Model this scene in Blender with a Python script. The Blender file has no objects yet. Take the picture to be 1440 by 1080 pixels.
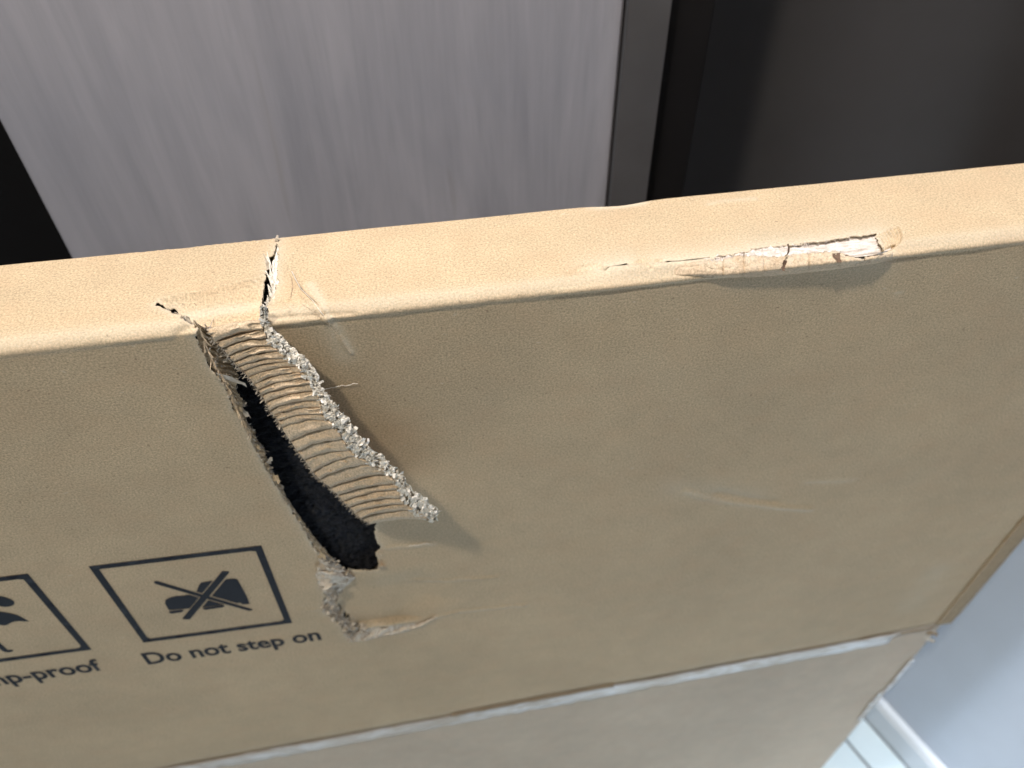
import bpy, bmesh, math, random
import numpy as np
from mathutils import Vector, Matrix, noise
from mathutils.geometry import delaunay_2d_cdt
random.seed(7); rng = np.random.default_rng(7)
SC = bpy.context.scene
COL = SC.collection
# ---------------------------------------------------------------- camera
H = 0.90                      # height of the box top above the floor (m)
CX, CY, F = 720.0, 540.0, 1085.7
R = np.array([[10780., -1320., F], [0, 0, 0], [18., 1040., F]])
R[0] /= np.linalg.norm(R[0]); R[2] /= -np.linalg.norm(R[2]); R[2] -= R[0]*(R[0] @ R[2]); R[2] /= np.linalg.norm(R[2])
R[1] = np.cross(R[2], R[0])
_d = R @ np.array([0., 408-CY, F])
CAM = np.array([0., -0.265, H + _d[2]/_d[1]*-0.265*-1*-1])
cd = bpy.data.cameras.new('camera'); cam = bpy.data.objects.new('camera', cd); COL.objects.link(cam)
M = Matrix(((R[0][0], -R[0][1], -R[0][2], CAM[0]), (R[1][0], -R[1][1], -R[1][2], CAM[1]),
            (R[2][0], -R[2][1], -R[2][2], CAM[2]), (0, 0, 0, 1)))
cam.matrix_world = M
cd.sensor_width = 9.3; cd.lens = F/1440*9.3; cd.clip_start = 0.01; cd.clip_end = 50
cd.dof.use_dof = True; cd.dof.focus_distance = 0.345; cd.dof.aperture_fstop = 2.0
SC.camera = cam
# ---------------------------------------------------------------- world, lamps, exposure
w = bpy.data.worlds.new('World'); SC.world = w; w.use_nodes = True
w.node_tree.nodes['Background'].inputs[0].default_value = (0.95, 0.95, 0.93, 1)
w.node_tree.nodes['Background'].inputs[1].default_value = 0.05
def lamp(name, kind, loc, target, power, color, **kw):
    d = bpy.data.lights.new(name, kind); d.energy = power; d.color = color
    for k, v in kw.items(): setattr(d, k, v)
    o = bpy.data.objects.new(name, d); COL.objects.link(o); o.location = loc
    o.rotation_euler = (Vector(target)-Vector(loc)).to_track_quat('-Z', 'Y').to_euler()
    return o
lamp('ceiling_downlight', 'AREA', (-0.50, -0.56, 2.45), (0.0, 0, .8), 18, (1.0, .91, .76), shape='DISK', size=0.12)
lamp('ceiling_downlight', 'AREA', (-0.05, 0.015, 2.45), (0, .01, .85), 24, (1.0, .96, .945), shape='DISK', size=0.12)
lamp('ceiling_downlight', 'AREA', (1.10, -0.75, 2.3), (0, 0, .8), 1.5, (1.0, .95, .88), shape='DISK', size=0.30)
lamp('added_floor_spot', 'SPOT', (0.72, -0.55, 2.45), (0.72, -.55, 0), 150, (.92, .97, 1.0), spot_size=math.radians(36), spot_blend=.45, shadow_soft_size=.06)  # added to brighten the floor and wall at the right
lamp('added_floor_spot', 'SPOT', (-0.35, -1.25, 2.45), (-0.35, -1.25, 0), 150, (.94, .97, 1.0), spot_size=math.radians(40), spot_blend=.5, shadow_soft_size=.06)  # added: lit floor bounces onto the lower front of the box
lamp('added_cool_fill', 'AREA', (-2.0, -0.15, 0.60), (0.50, -.05, .25), 9, (.74, .87, 1.0), shape='RECTANGLE', size=.36, size_y=1.0)  # added cool fill for daylight, grazes the front to reach the side wall
SC.view_settings.view_transform = 'Standard'; SC.view_settings.look = 'None'
SC.view_settings.exposure = 0; SC.view_settings.gamma = 1
# ---------------------------------------------------------------- measuring: photograph point -> point on a plane of the place
def ray(p): return R @ np.array([p[0]-CX, p[1]-CY, F])
def front(p, h=0.0):          # plane of the box front, h metres in front of it
    d = ray(p); return CAM + d*((-h-CAM[1])/d[1])
def flo(p, z=0.0):
    d = ray(p); return CAM + d*((z-CAM[2])/d[2])
# ---------------------------------------------------------------- the box shell as an unrolled sheet: u along the box, v down over the top and the front
T, RF, RB = 0.0600, 0.0042, 0.002
OV, RZ = 0.0006, RF+.0022
XR, XL, RE = 0.4520, -0.46, 0.014; XW = .4445
def make_profile():
    P = [(T, -0.50), (T, -RB)]
    for i in range(1, 7):
        a = i/6*math.pi/2; P.append((T-RB+RB*math.cos(a), -RB+RB*math.sin(a)))
    P.append((RF, 0))
    for i in range(1, 13):            # the folded edge: a rounded facet that overhangs the front a little
        t = i/12; k = .0006*math.sin(math.pi*t)/math.sqrt(2); P.append((RF-(RF+OV)*t-k, -RF*t+k))
    for y, z in ((-.82*OV, RF+.0005), (-.45*OV, RF+.0010), (-.14*OV, RF+.0016), (0, RZ)): P.append((y, -z))
    P.append((0, -0.55)); return np.array(P)
PROF = make_profile(); SEG = np.linalg.norm(np.diff(PROF, axis=0), axis=1); VV = np.concatenate([[0], np.cumsum(SEG)])
V_TOP0, V_FOLD0, V_FOLD1 = VV[7], VV[8], VV[24]
def prof_at(v):               # arrays: v -> y, z, normal y, normal z
    v = np.asarray(v, float); y = np.interp(v, VV, PROF[:, 0]); z = np.interp(v, VV, PROF[:, 1])
    e = 0.0006; y1 = np.interp(v+e, VV, PROF[:, 0]); y0 = np.interp(v-e, VV, PROF[:, 0]); z1 = np.interp(v+e, VV, PROF[:, 1]); z0 = np.interp(v-e, VV, PROF[:, 1])
    ty, tz = y1-y0, z1-z0; L = np.hypot(ty, tz); return y, z, tz/L, -ty/L
def S(p):                     # photograph point -> (u, v) on the sheet
    d = ray(p); best = None
    o = np.array([CAM[1], CAM[2]-H]); dd = np.array([d[1], d[2]])
    for i in range(6, len(PROF)-1):
        a, b = PROF[i], PROF[i+1]; e = b-a
        den = dd[0]*e[1]-dd[1]*e[0]
        if abs(den) < 1e-12: continue
        t = ((a[0]-o[0])*e[1]-(a[1]-o[1])*e[0])/den
        s = ((a[0]-o[0])*dd[1]-(a[1]-o[1])*dd[0])/den
        if -1e-6 <= s <= 1+1e-6 and t > 0 and (best is None or t < best[0]): best = (t, VV[i]+s*SEG[i])
    if best is None:
        t = (H-CAM[2])/d[2]; return np.array([CAM[0]+t*d[0], V_TOP0])
    return np.array([CAM[0]+best[0]*d[0], best[1]])
def SL(pts): return np.array([S(p) for p in pts])
def inpoly(pts, poly):
    x, y = pts[:, 0], pts[:, 1]; r = np.zeros(len(pts), bool); n = len(poly)
    for i in range(n):
        x1, y1 = poly[i]; x2, y2 = poly[(i+1) % n]
        if y1 == y2: continue
        c = ((y1 > y) != (y2 > y)) & (x < (x2-x1)*(y-y1)/(y2-y1)+x1); r ^= c
    return r
def dline(pts, line):
    best = np.full(len(pts), 1e9)
    for a, b in zip(line[:-1], line[1:]):
        e = b-a; L = e @ e
        t = np.clip(((pts-a) @ e)/max(L, 1e-12), 0, 1)
        best = np.minimum(best, np.linalg.norm(pts-(a+t[:, None]*e), axis=1))
    return best
def smooth(x): x = np.clip(x, 0, 1); return x*x*(3-2*x)
def nz(u, v, sc, seed=0.0): return np.array([noise.noise((a*sc, b*sc, seed)) for a, b in zip(u, v)])
def resample(line, step):
    line = np.asarray(line, float); L = np.concatenate([[0], np.cumsum(np.linalg.norm(np.diff(line, axis=0), axis=1))])
    n = max(2, int(L[-1]/step)+1); t = np.linspace(0, L[-1], n)
    return np.stack([np.interp(t, L, line[:, k]) for k in range(line.shape[1])], 1)
def jag(line, step=0.0009, amp=0.0007, closed=True):
    line = np.asarray(line, float)
    if closed: line = np.vstack([line, line[:1]])
    q = resample(line, step); n = len(q); j = rng.normal(0, 1, (n, 2))
    k = np.repeat(rng.normal(0, 1, (n//4+2, 2)), 4, axis=0)[:n]
    q = q + amp*(0.55*j+0.6*k)
    return q[:-1] if closed else q
# ---------------------------------------------------------------- tears traced from the photograph
OUT_L = [(274, 458), (279, 483), (290, 508), (303, 527), (314, 541), (322, 556), (328, 574), (337, 588), (345, 600), (352, 618), (359, 634), (369, 652), (379, 668), (389, 685), (400, 702),
         (414, 725), (427, 746), (437, 762), (447, 779), (455, 794), (450, 812), (451, 826)]
HOLE = ([(219, 426), (233, 430), (244, 427), (252, 434), (264, 441), (276, 449), (285, 458), (293, 470), (311, 465), (330, 461), (351, 458), (367, 457),
         (366, 440), (366, 428), (367, 407), (371, 397), (374, 388), (376, 372), (378, 362), (384, 357), (388.6, 350), (389.3, 334), (391, 334), (391, 365), (391, 392), (389, 405),
         (384, 417), (378, 425), (377, 433), (377, 445), (376, 462), (381, 480), (390, 500), (404, 530), (420, 560), (435, 590), (452, 615), (470, 640), (492, 668),
         (510, 695), (522, 718), (529, 737), (527, 750), (530, 763), (537, 768), (529, 778), (532, 793), (530, 801), (500, 808), (489, 806),
         (480, 816), (474, 831), (472, 844), (476, 858), (480, 866), (494, 875), (501, 885), (539, 882), (573, 879), (592, 876), (613, 868),
         (592, 880), (557, 890), (539, 893), (512, 899), (490, 900), (485, 890), (478, 876), (468, 868), (457, 863), (452, 852), (459, 840)]
        + OUT_L[::-1] + [(262, 452), (250, 442), (236, 437), (222, 432)])
CRACK = [(1000, 364), (1008, 360), (1030, 357), (1044, 355), (1060, 350), (1095, 346), (1120, 344), (1150, 339), (1200, 332), (1232, 328), (1236, 333), (1233, 340), (1240, 347), (1247, 353), (1243, 359), (1225, 364), (1190, 362), (1150, 361), (1100, 364), (1050, 364), (1015, 367)]
CRACK2 = [(842, 377.4), (866, 373.6), (882, 369.0), (884, 372.0), (866, 376.6)]
CRACK3 = [(926, 370.4), (940, 366.6), (958, 366.4), (978, 363.6), (999, 361.0), (999, 363.4), (979, 366.6), (958, 369.0), (938, 370.2)]
CREASE_TOP = [(224, 421), (262, 413), (300, 406), (340, 396), (373, 388)]
SUNK = [(224, 421), (262, 413), (300, 406), (340, 396), (373, 388), (366, 410), (366, 453), (329, 457), (293, 467), (264, 441), (233, 430)]
DENT = [(489, 806), (480, 816), (474, 831), (472, 844), (476, 858), (480, 866), (494, 875), (501, 885), (613, 868), (650, 845), (640, 812), (600, 795), (540, 803)]
DENT_FREE = [(613, 868), (650, 845), (640, 812), (600, 795), (540, 803)]
# (points, half width m, height m)  soft creases and ridges pressed into the paper
CREASES = [([(404, 382), (409, 398), (411, 418), (407, 436)], .0011, .0005), ([(410, 381), (416, 396), (421, 412), (438, 428), (450, 441), (462, 455)], .0009, .0007),
           ([(418, 397), (424, 411), (441, 424), (458, 438), (466, 452), (476, 470), (486, 487), (494, 496)], .0008, .0006), ([(462, 440), (470, 455), (478, 472)], .0018, -.0006),
           ([(965, 690), (985, 698), (1030, 706), (1085, 712), (1140, 716)], .0022, .0009), ([(1010, 694), (1050, 702), (1085, 707)], .004, -.0009),
           ([(1135, 676), (1195, 675)], .0016, .0004), ([(545, 771), (580, 768), (610, 765)], .0011, .0007), ([(575, 822), (600, 820), (640, 816), (700, 812)], .0012, .0007),
           ([(610, 869), (640, 861), (690, 856), (740, 851)], .0011, .0009), ([(420, 859), (440, 857), (452, 855)], .001, .0004),
           ([(1125, 288), (1250, 276), (1440, 254)], .0009, -.00022), ([(440, 402), (520, 396), (580, 391)], .0012, -.0002), ([(980, 324), (1020, 323)], .0015, -.0004),
           ([(800, 384), (818, 374), (838, 371), (850, 377)], .0012, -.0010), ([(812, 380), (830, 378), (850, 376)], .0007, -.0012), ([(886, 371), (904, 366), (925, 366), (938, 369)], .0006, -.0014), ([(898, 366), (912, 372), (930, 364)], .0005, -.0014), ([(905, 374), (915, 379), (922, 373)], .0005, -.0010), ([(860, 379), (920, 375), (990, 369)], .0020, .0009), ([(1010, 287), (1060, 281)], .0016, .0008), ([(380, 447), (420, 445), (500, 441)], .0007, -.0006),
           ([(388, 423), (402, 422), (411, 424)], .0008, -.0008),
           ([(250, 470), (262, 462), (274, 458)], .002, -.001), ([(340, 905), (400, 898)], .004, .0003), ([(700, 590), (760, 640), (800, 760)], .02, -.0007), ([(900, 480), (1100, 520), (1300, 640)], .03, .0009)]
for k in range(7):            # fan of wrinkles at the right end of the crushed edge
    CREASES.append(([(1233+k*5.0, 330-k*1.7), (1241+k*4.4, 336-k*1.0), (1246+k*3.2, 347-k*1.2), (1244+k*2.4, 357-k*1.6)], .00042, -.0016))
CREASES.append((CREASE_TOP, .0016, .0008))
_uvc = [(SL(c), wd, ht) for c, wd, ht in CREASES]
_sunk, _crease, _dent, _dfree = SL(SUNK), SL(CREASE_TOP), SL(DENT), SL(DENT_FREE)
_dentR = S((900, 283)); _lipx = [S((x, 440))[0] for x in (0, 260, 420, 700, 1000, 1440)]
Z_SEAM = lambda u: 0.4085 + (u+.2425)*(.0352/.675) + .0075
def v_seam(u): return VV[24] + (H-RZ-Z_SEAM(u))
def displace(u, v):
    uv = np.stack([u, v], 1); d = np.zeros(len(u))
    d += .0005*nz(u, v, 6, 1.3)+.00016*nz(u, v, 26, 5.1)+.00004*nz(u, v, 140, 9.0)
    amp = np.interp(u, _lipx, [.0003, .0003, .0010, .0011, .0013, .0012])*(1+.5*nz(u, v*0, 19, 4)+.35*nz(u, v*0, 55, 8))
    s = v-V_FOLD1
    d += amp*np.exp(-((s+.0026)/.0018)**2)*.75 - amp*.30*np.exp(-((s-.0002)/.0013)**2) + .00035*nz(u, v, 90, 2.2)*np.exp(-((s+.004)/.005)**2)
    for line, wd, ht in _uvc:
        near = (np.abs(u-line[:, 0].mean()) < np.ptp(line[:, 0])/2+5*wd) & (np.abs(v-line[:, 1].mean()) < np.ptp(line[:, 1])/2+5*wd)
        if near.any():
            q = dline(uv[near], line); d[near] += 1.5*ht*np.exp(-(q/wd)**2)
    m = inpoly(uv, _sunk)
    if m.any(): d[m] -= .55*dline(uv[m], _crease)
    m = inpoly(uv, _dent)
    if m.any(): d[m] -= .0042*smooth(dline(uv[m], _dfree)/.030)
    # rear top edge: two shallow knocks
    for (px, wd, ht) in (((872, 284), .012, .0016), ((260, 346), .005, .0004)):
        c = S(px); d -= ht*np.exp(-((u-c[0])/wd)**2-((v-c[1])/.0035)**2)
    # the bottom edge of the upper shell curls in towards the seam
    t = (v-(v_seam(u)-.016))/.016
    d -= .0022*np.clip(t, 0, 1.2)**2
    return d
def sheet_pos(u, v, off=0.0, disp=True):
    u = np.asarray(u, float); v = np.asarray(v, float)
    d = (displace(u, v) if disp else 0)+off
    th = np.clip((u-(XR-RE))/RE, 0, math.pi/2)
    x = np.where(u > XR-RE, XR-RE+RE*np.sin(th), u); inset = RE*(1-np.cos(th))
    y, z, ny, nzz = prof_at(v)
    k = d-inset
    return np.stack([x+d*np.sin(th)*.0, y+ny*k, H+z+nzz*k], 1)
# ---------------------------------------------------------------- materials
class NT:
    def __init__(s, name):
        s.m = bpy.data.materials.new(name); s.m.use_nodes = True; s.t = s.m.node_tree; s.b = s.t.nodes['Principled BSDF']
    def n(s, kind, **kw):
        o = s.t.nodes.new(kind)
        for k, v in kw.items():
            if k.startswith('i_'): 
                key = k[2:]; key = int(key) if key.isdigit() else key.replace('_', ' ')
                o.inputs[key].default_value = v
            else: setattr(o, k, v)
        return o
    def l(s, a, b): s.t.links.new(a, b)
    def tex(s, scale, detail=2, vec=None, rough=.5, stretch=None, dist=0):
        src = vec
        if stretch is not None:
            mp = s.n('ShaderNodeMapping'); mp.inputs['Scale'].default_value = stretch; s.l(vec, mp.inputs[0]); src = mp.outputs[0]
        o = s.n('ShaderNodeTexNoise'); o.inputs['Scale'].default_value = scale; o.inputs['Detail'].default_value = detail
        o.inputs['Roughness'].default_value = rough; o.inputs['Distortion'].default_value = dist
        s.l(src, o.inputs['Vector']); return o.outputs['Fac']
    def rng(s, x, a, b, c, d):
        o = s.n('ShaderNodeMapRange'); s.l(x, o.inputs[0])
        for i, q in zip((1, 2, 3, 4), (a, b, c, d)): o.inputs[i].default_value = q
        return o.outputs[0]
    def math(s, op, a, b):
        o = s.n('ShaderNodeMath', operation=op)
        for i, q in enumerate((a, b)):
            if isinstance(q, (int, float)): o.inputs[i].default_value = q
            else: s.l(q, o.inputs[i])
        return o.outputs[0]
    def mix(s, f, a, b, mode='MIX'):
        o = s.n('ShaderNodeMix', data_type='RGBA', blend_type=mode)
        for sock, q in ((o.inputs[0], f), (o.inputs[6], a), (o.inputs[7], b)):
            if isinstance(q, (int, float)): sock.default_value = q
            elif isinstance(q, tuple): sock.default_value = (*q, 1)
            else: s.l(q, sock)
        return o.outputs[2]
    def bump(s, h, strength, dist):
        o = s.n('ShaderNodeBump'); o.inputs['Strength'].default_value = strength; o.inputs['Distance'].default_value = dist
        s.l(h, o.inputs['Height']); s.l(o.outputs[0], s.b.inputs['Normal'])
    def fin(s, col=None, rough=.8, spec=.3):
        if isinstance(col, tuple): s.b.inputs['Base Color'].default_value = (*col, 1)
        elif col is not None: s.l(col, s.b.inputs['Base Color'])
        s.b.inputs['Roughness'].default_value = rough; s.b.inputs['Specular IOR Level'].default_value = spec
        return s.m
def kraft(name, base, wear_and_light=True, uv=True, spec=.22, rough=.66):
    t = NT(name); tc = t.n('ShaderNodeTexCoord'); vec = tc.outputs['UV' if uv else 'Object']
    fine = t.tex(1000, 3, vec, .7); fib = t.tex(800, 3, vec, .6, (1, 2.6, 1)); mot = t.tex(60, 4, vec, .6); big = t.tex(9, 3, vec, .55)
    f = t.math('MULTIPLY', t.rng(fine, .32, .68, .66, 1.32), t.rng(fib, .3, .7, .89, 1.11))
    f = t.math('MULTIPLY', f, t.rng(mot, .3, .7, .95, 1.05)); f = t.math('MULTIPLY', f, t.rng(big, .3, .7, .92, 1.07))
    g = t.n('ShaderNodeCombineColor'); [t.l(f, g.inputs[i]) for i in range(3)]
    c = t.mix(1.0, base, g.outputs[0], 'MULTIPLY')
    hue = t.tex(35, 3, vec, .6, (1, 1.4, 1)); c = t.mix(t.rng(hue, .45, .7, 0, .22), c, (base[0]*1.04, base[1]*.9, base[2]*.85))
    sp = t.tex(420, 1, vec, .5); c = t.mix(t.rng(sp, .735, .76, 0, .55), c, (base[0]*.35, base[1]*.3, base[2]*.3))
    sl = t.tex(300, 2, vec, .5, (.6, 1, 3)); c = t.mix(t.rng(sl, .70, .78, 0, .35), c, (.72, .64, .50))
    if wear_and_light:
        a = t.n('ShaderNodeAttribute', attribute_name='wear_and_light'); wn = t.tex(700, 3, vec, .6, (1, 2, 1))
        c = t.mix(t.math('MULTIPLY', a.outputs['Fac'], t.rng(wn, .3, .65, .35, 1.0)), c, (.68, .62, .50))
    t.bump(t.math('ADD', fine, t.math('MULTIPLY', mot, .3)), .06, .0004)
    return t.fin(c, rough, spec)
KR = (0.55, 0.422, 0.274)
m_kraft = kraft('kraft_paper', KR)
m_kraft2 = kraft('kraft_paper_lower', (.58, .48, .375), wear_and_light=False)
m_liner = kraft('kraft_flap', (.585, .455, .315), uv=False, wear_and_light=False)
m_inner = kraft('kraft_inner_ply', (.50, .385, .25), uv=False, wear_and_light=False, spec=.15)
def pulp(name, a, b):
    t = NT(name); tc = t.n('ShaderNodeTexCoord'); v = tc.outputs['Object']
    n1 = t.tex(500, 3, v, .6); n2 = t.tex(1800, 2, v, .5)
    c = t.mix(t.rng(n1, .35, .62, 0, 1), a, b); c = t.mix(t.rng(n2, .3, .7, 0, .25), c, (.30, .26, .22))
    t.bump(n2, .5, .0006); return t.fin(c, .9, .15)
m_pulp = pulp('torn_pulp', (.97, .93, .86), (.88, .81, .70))
m_pulp_grey = pulp('torn_pulp_grey', (.68, .62, .54), (.48, .40, .31))
def ink():
    t = NT('printing_ink'); tc = t.n('ShaderNodeTexCoord'); v = tc.outputs['Object']
    n = t.tex(1300, 3, v, .6); c = t.mix(t.rng(n, .42, .75, 0, .4), (.010, .013, .022), (.032, .034, .042)); return t.fin(c, .6, .15)
m_ink = ink()
# ---------------------------------------------------------------- object helpers
def link(name, me, mat=None, parent=None, kind=None):
    o = bpy.data.objects.new(name, me); COL.objects.link(o)
    if mat: me.materials.append(mat)
    if parent: o.parent = parent
    if kind: o['kind'] = kind
    return o
def mesh(name, V, Fc, mat, parent=None, kind=None, smooth_=True, uv=None, thick=0, wear_and_light=None):
    me = bpy.data.meshes.new(name); me.from_pydata([tuple(map(float, q)) for q in V], [], [tuple(int(i) for i in f) for f in Fc])
    if smooth_: me.polygons.foreach_set('use_smooth', [True]*len(me.polygons))
    if uv is not None:
        L = me.uv_layers.new(name='UVMap'); li = np.zeros(len(me.loops), int); me.loops.foreach_get('vertex_index', li)
        L.data.foreach_set('uv', np.asarray(uv)[li].ravel())
    if wear_and_light is not None:
        a = me.attributes.new('wear_and_light', 'FLOAT', 'POINT'); a.data.foreach_set('value', np.asarray(wear_and_light, float))
    me.update(); o = link(name, me, mat, parent, kind)
    if thick:
        s = o.modifiers.new('thickness', 'SOLIDIFY'); s.thickness = thick; s.offset = -1
    return o
def grid_faces(nr, nc): return [((r+1)*nc+c, (r+1)*nc+c+1, r*nc+c+1, r*nc+c) for r in range(nr-1) for c in range(nc-1)]
def box_bm(bm, lo, hi, bev=0.0):
    g = bmesh.ops.create_cube(bm, size=1); c = [(a+b)/2 for a, b in zip(lo, hi)]; s = [b-a for a, b in zip(lo, hi)]
    bmesh.ops.scale(bm, vec=s, verts=g['verts']); bmesh.ops.translate(bm, vec=c, verts=g['verts'])
    if bev: bmesh.ops.bevel(bm, geom=list({e for q in g['verts'] for e in q.link_edges}), offset=bev, segments=2, affect='EDGES')
def bm_obj(name, bm, mat, parent=None, kind=None):
    bmesh.ops.recalc_face_normals(bm, faces=bm.faces)
    me = bpy.data.meshes.new(name); bm.to_mesh(me); bm.free(); return link(name, me, mat, parent, kind)
def empty(name, loc, label, cat):
    o = bpy.data.objects.new(name, None); COL.objects.link(o); o.location = loc; o.empty_display_size = .05
    o['label'] = label; o['category'] = cat; return o
class Root:                   # parent without moving children: children keep world coordinates
    pass
def adopt(o, p):
    o.parent = p; o.matrix_parent_inverse = Matrix.Translation(-p.location)
# ================================================================ CARDBOARD BOX
box = empty('cardboard_box', (0, T/2, 0), 'tan cardboard box torn open along its front and crushed on the top edge', 'box')
# -- upper shell: rear, top and front in one folded sheet with the tears cut out
holes = [jag(SL(HOLE), .0009, .00055), jag(SL(CRACK), .0009, .0005), jag(SL(CRACK2), .0008, .00012), jag(SL(CRACK3), .0008, .00012)]
def fine_pts():
    pts = []
    def area(x0, x1, y0, y1, st):
        c = SL([(x0, y0), (x1, y0), (x0, y1), (x1, y1)]); u0, v0 = c.min(0); u1, v1 = c.max(0)
        gx, gy = np.meshgrid(np.arange(u0, u1, st), np.arange(v0, v1, st)); q = np.stack([gx.ravel(), gy.ravel()], 1)
        return q + rng.uniform(-.2, .2, q.shape)*st, (u0, u1, v0, v1)
    zones = []
    for a in ((1222, 1282, 316, 372, .0004), (780, 1290, 310, 395, .0008), (375, 520, 375, 500, .0009), (200, 400, 330, 480, .0011), (250, 760, 460, 915, .0019), (950, 1210, 660, 735, .0017)):
        q, bb = area(*a)
        for z in zones: q = q[~((q[:, 0] > z[0]) & (q[:, 0] < z[1]) & (q[:, 1] > z[2]) & (q[:, 1] < z[3]))]
        zones.append(bb); pts.append(q)
    us = np.concatenate([np.arange(XL, XR-RE, .0045), XR-RE+np.linspace(0, RE*math.pi/2, 9)])
    vs = np.concatenate([[0, .1, .25, .4, .48], VV[1:8], np.arange(VV[7]+.004, V_FOLD0, .0045), np.arange(V_FOLD0, V_FOLD1+.022, .0011)])
    gx, gy = np.meshgrid(us, vs); q = np.stack([gx.ravel(), gy.ravel()], 1)
    rows = []
    v1 = V_FOLD1+.022
    for tt in np.concatenate([np.linspace(.005, .94, 84), np.linspace(.95, 1, 10)]):
        rows.append(np.stack([us, v1+(v_seam(us)-v1)*tt], 1))
    q = np.vstack([q]+rows)
    for z in zones: q = q[~((q[:, 0] > z[0]) & (q[:, 0] < z[1]) & (q[:, 1] > z[2]) & (q[:, 1] < z[3]))]
    return np.vstack(pts+[q])
pts = fine_pts()
for h in holes: pts = pts[(dline(pts, np.vstack([h, h[:1]])) > .0004) & ~inpoly(pts, h)]
allp = [pts]; edges = []; n0 = len(pts)
for h in holes:
    k = len(h); edges += [(n0+i, n0+(i+1) % k) for i in range(k)]; n0 += k; allp.append(h)
allp = np.vstack(allp)
vo, eo, fo, *_ = delaunay_2d_cdt([Vector(p) for p in allp], edges, [], 0, 1e-7)
UV = np.array([tuple(q) for q in vo]); fo = np.array([f for f in fo if len(f) == 3])
cen = UV[fo].mean(1); keep = np.ones(len(fo), bool)
for h in holes: keep &= ~inpoly(cen, h)
keep &= cen[:, 1] < v_seam(cen[:, 0])+.0005
fo = fo[keep]; used = np.unique(fo); remap = -np.ones(len(UV), int); remap[used] = np.arange(len(used)); UV = UV[used]; fo = remap[fo][:, ::-1]
P = sheet_pos(UV[:, 0], UV[:, 1])
wear_and_light = np.zeros(len(UV))
for h, am, wd in zip(holes, (.55, .9, .9, .9), (.0022, .007, .007, .007)): wear_and_light = np.maximum(wear_and_light, am*np.exp(-dline(UV, np.vstack([h, h[:1]]))/wd))
wear_and_light = np.maximum(wear_and_light, .75*np.exp(-(dline(UV, SL([(250, 434), (300, 425), (340, 418), (364, 413)]))/.0022)**2))
wear_and_light = np.maximum(wear_and_light, .42*np.exp(-((UV[:, 1]-V_FOLD1+.007)/.0045)**2))  # fold band: scuffed paper plus light caught at an angle, put into the colour
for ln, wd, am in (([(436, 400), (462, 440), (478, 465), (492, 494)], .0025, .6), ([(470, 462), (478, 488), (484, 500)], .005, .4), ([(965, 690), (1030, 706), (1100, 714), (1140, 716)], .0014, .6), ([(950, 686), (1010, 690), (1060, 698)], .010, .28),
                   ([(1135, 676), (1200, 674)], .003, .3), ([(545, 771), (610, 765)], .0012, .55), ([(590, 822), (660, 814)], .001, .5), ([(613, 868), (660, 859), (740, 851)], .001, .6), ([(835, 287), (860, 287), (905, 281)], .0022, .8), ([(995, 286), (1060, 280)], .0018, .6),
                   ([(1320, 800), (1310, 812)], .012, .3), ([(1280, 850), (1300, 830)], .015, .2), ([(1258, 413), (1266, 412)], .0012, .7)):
    wear_and_light = np.maximum(wear_and_light, am*np.exp(-(dline(UV, SL(ln))/wd)**2))
up = mesh('upper_shell', P, fo, m_kraft, None, uv=UV, thick=.0006, wear_and_light=wear_and_light); adopt(up, box)
# -- side panels closing the two ends, lower shell
def panel(name, x, zlo, zhi, nx):
    bm = bmesh.new(); x0, x1 = sorted((x, x-nx*.004)); box_bm(bm, (x0, RE, zlo), (x1, T-.004, zhi), .0008); o = bm_obj(name, bm, m_kraft2); adopt(o, box); return o
panel('side_panel', XR-.0006, Z_SEAM(.43)-.004, H-.006, 1); panel('side_panel', XW-.0006, .02, Z_SEAM(.43)-.005, 1); panel('side_panel', XL, .02, H-.006, -1)
us = np.concatenate([np.linspace(XL, XW-RE, 60), XW-RE+RE*np.linspace(0, math.pi/2, 9)[1:]])
V, n = [], 40
for r in range(n):
    for u in us:
        th = max(0, (u-(XW-RE))/RE); x = XW-RE+RE*math.sin(th)+.0008 if th > 0 else u
        zt = Z_SEAM(u)+.006; z = zt*(1-r/(n-1))+.0
        y = RE*(1-math.cos(th))+.0026+.0011*noise.noise((u*6, z*6, 3))+.0006*noise.noise((u*25, z*25, 8))+.0008*max(0, 1-r*.5)
        V.append((x, y, z))
nu = len(us)
lo = mesh('lower_shell', V, grid_faces(n, nu), m_kraft2, None, uv=[(q[0], q[2]) for q in V], thick=.0012); adopt(lo, box)
bm = bmesh.new(); box_bm(bm, (XL+.004, T-.006, .005), (XR-.005, T-.003, .41)); adopt(bm_obj('rear_panel', bm, m_kraft2), box)
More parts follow.
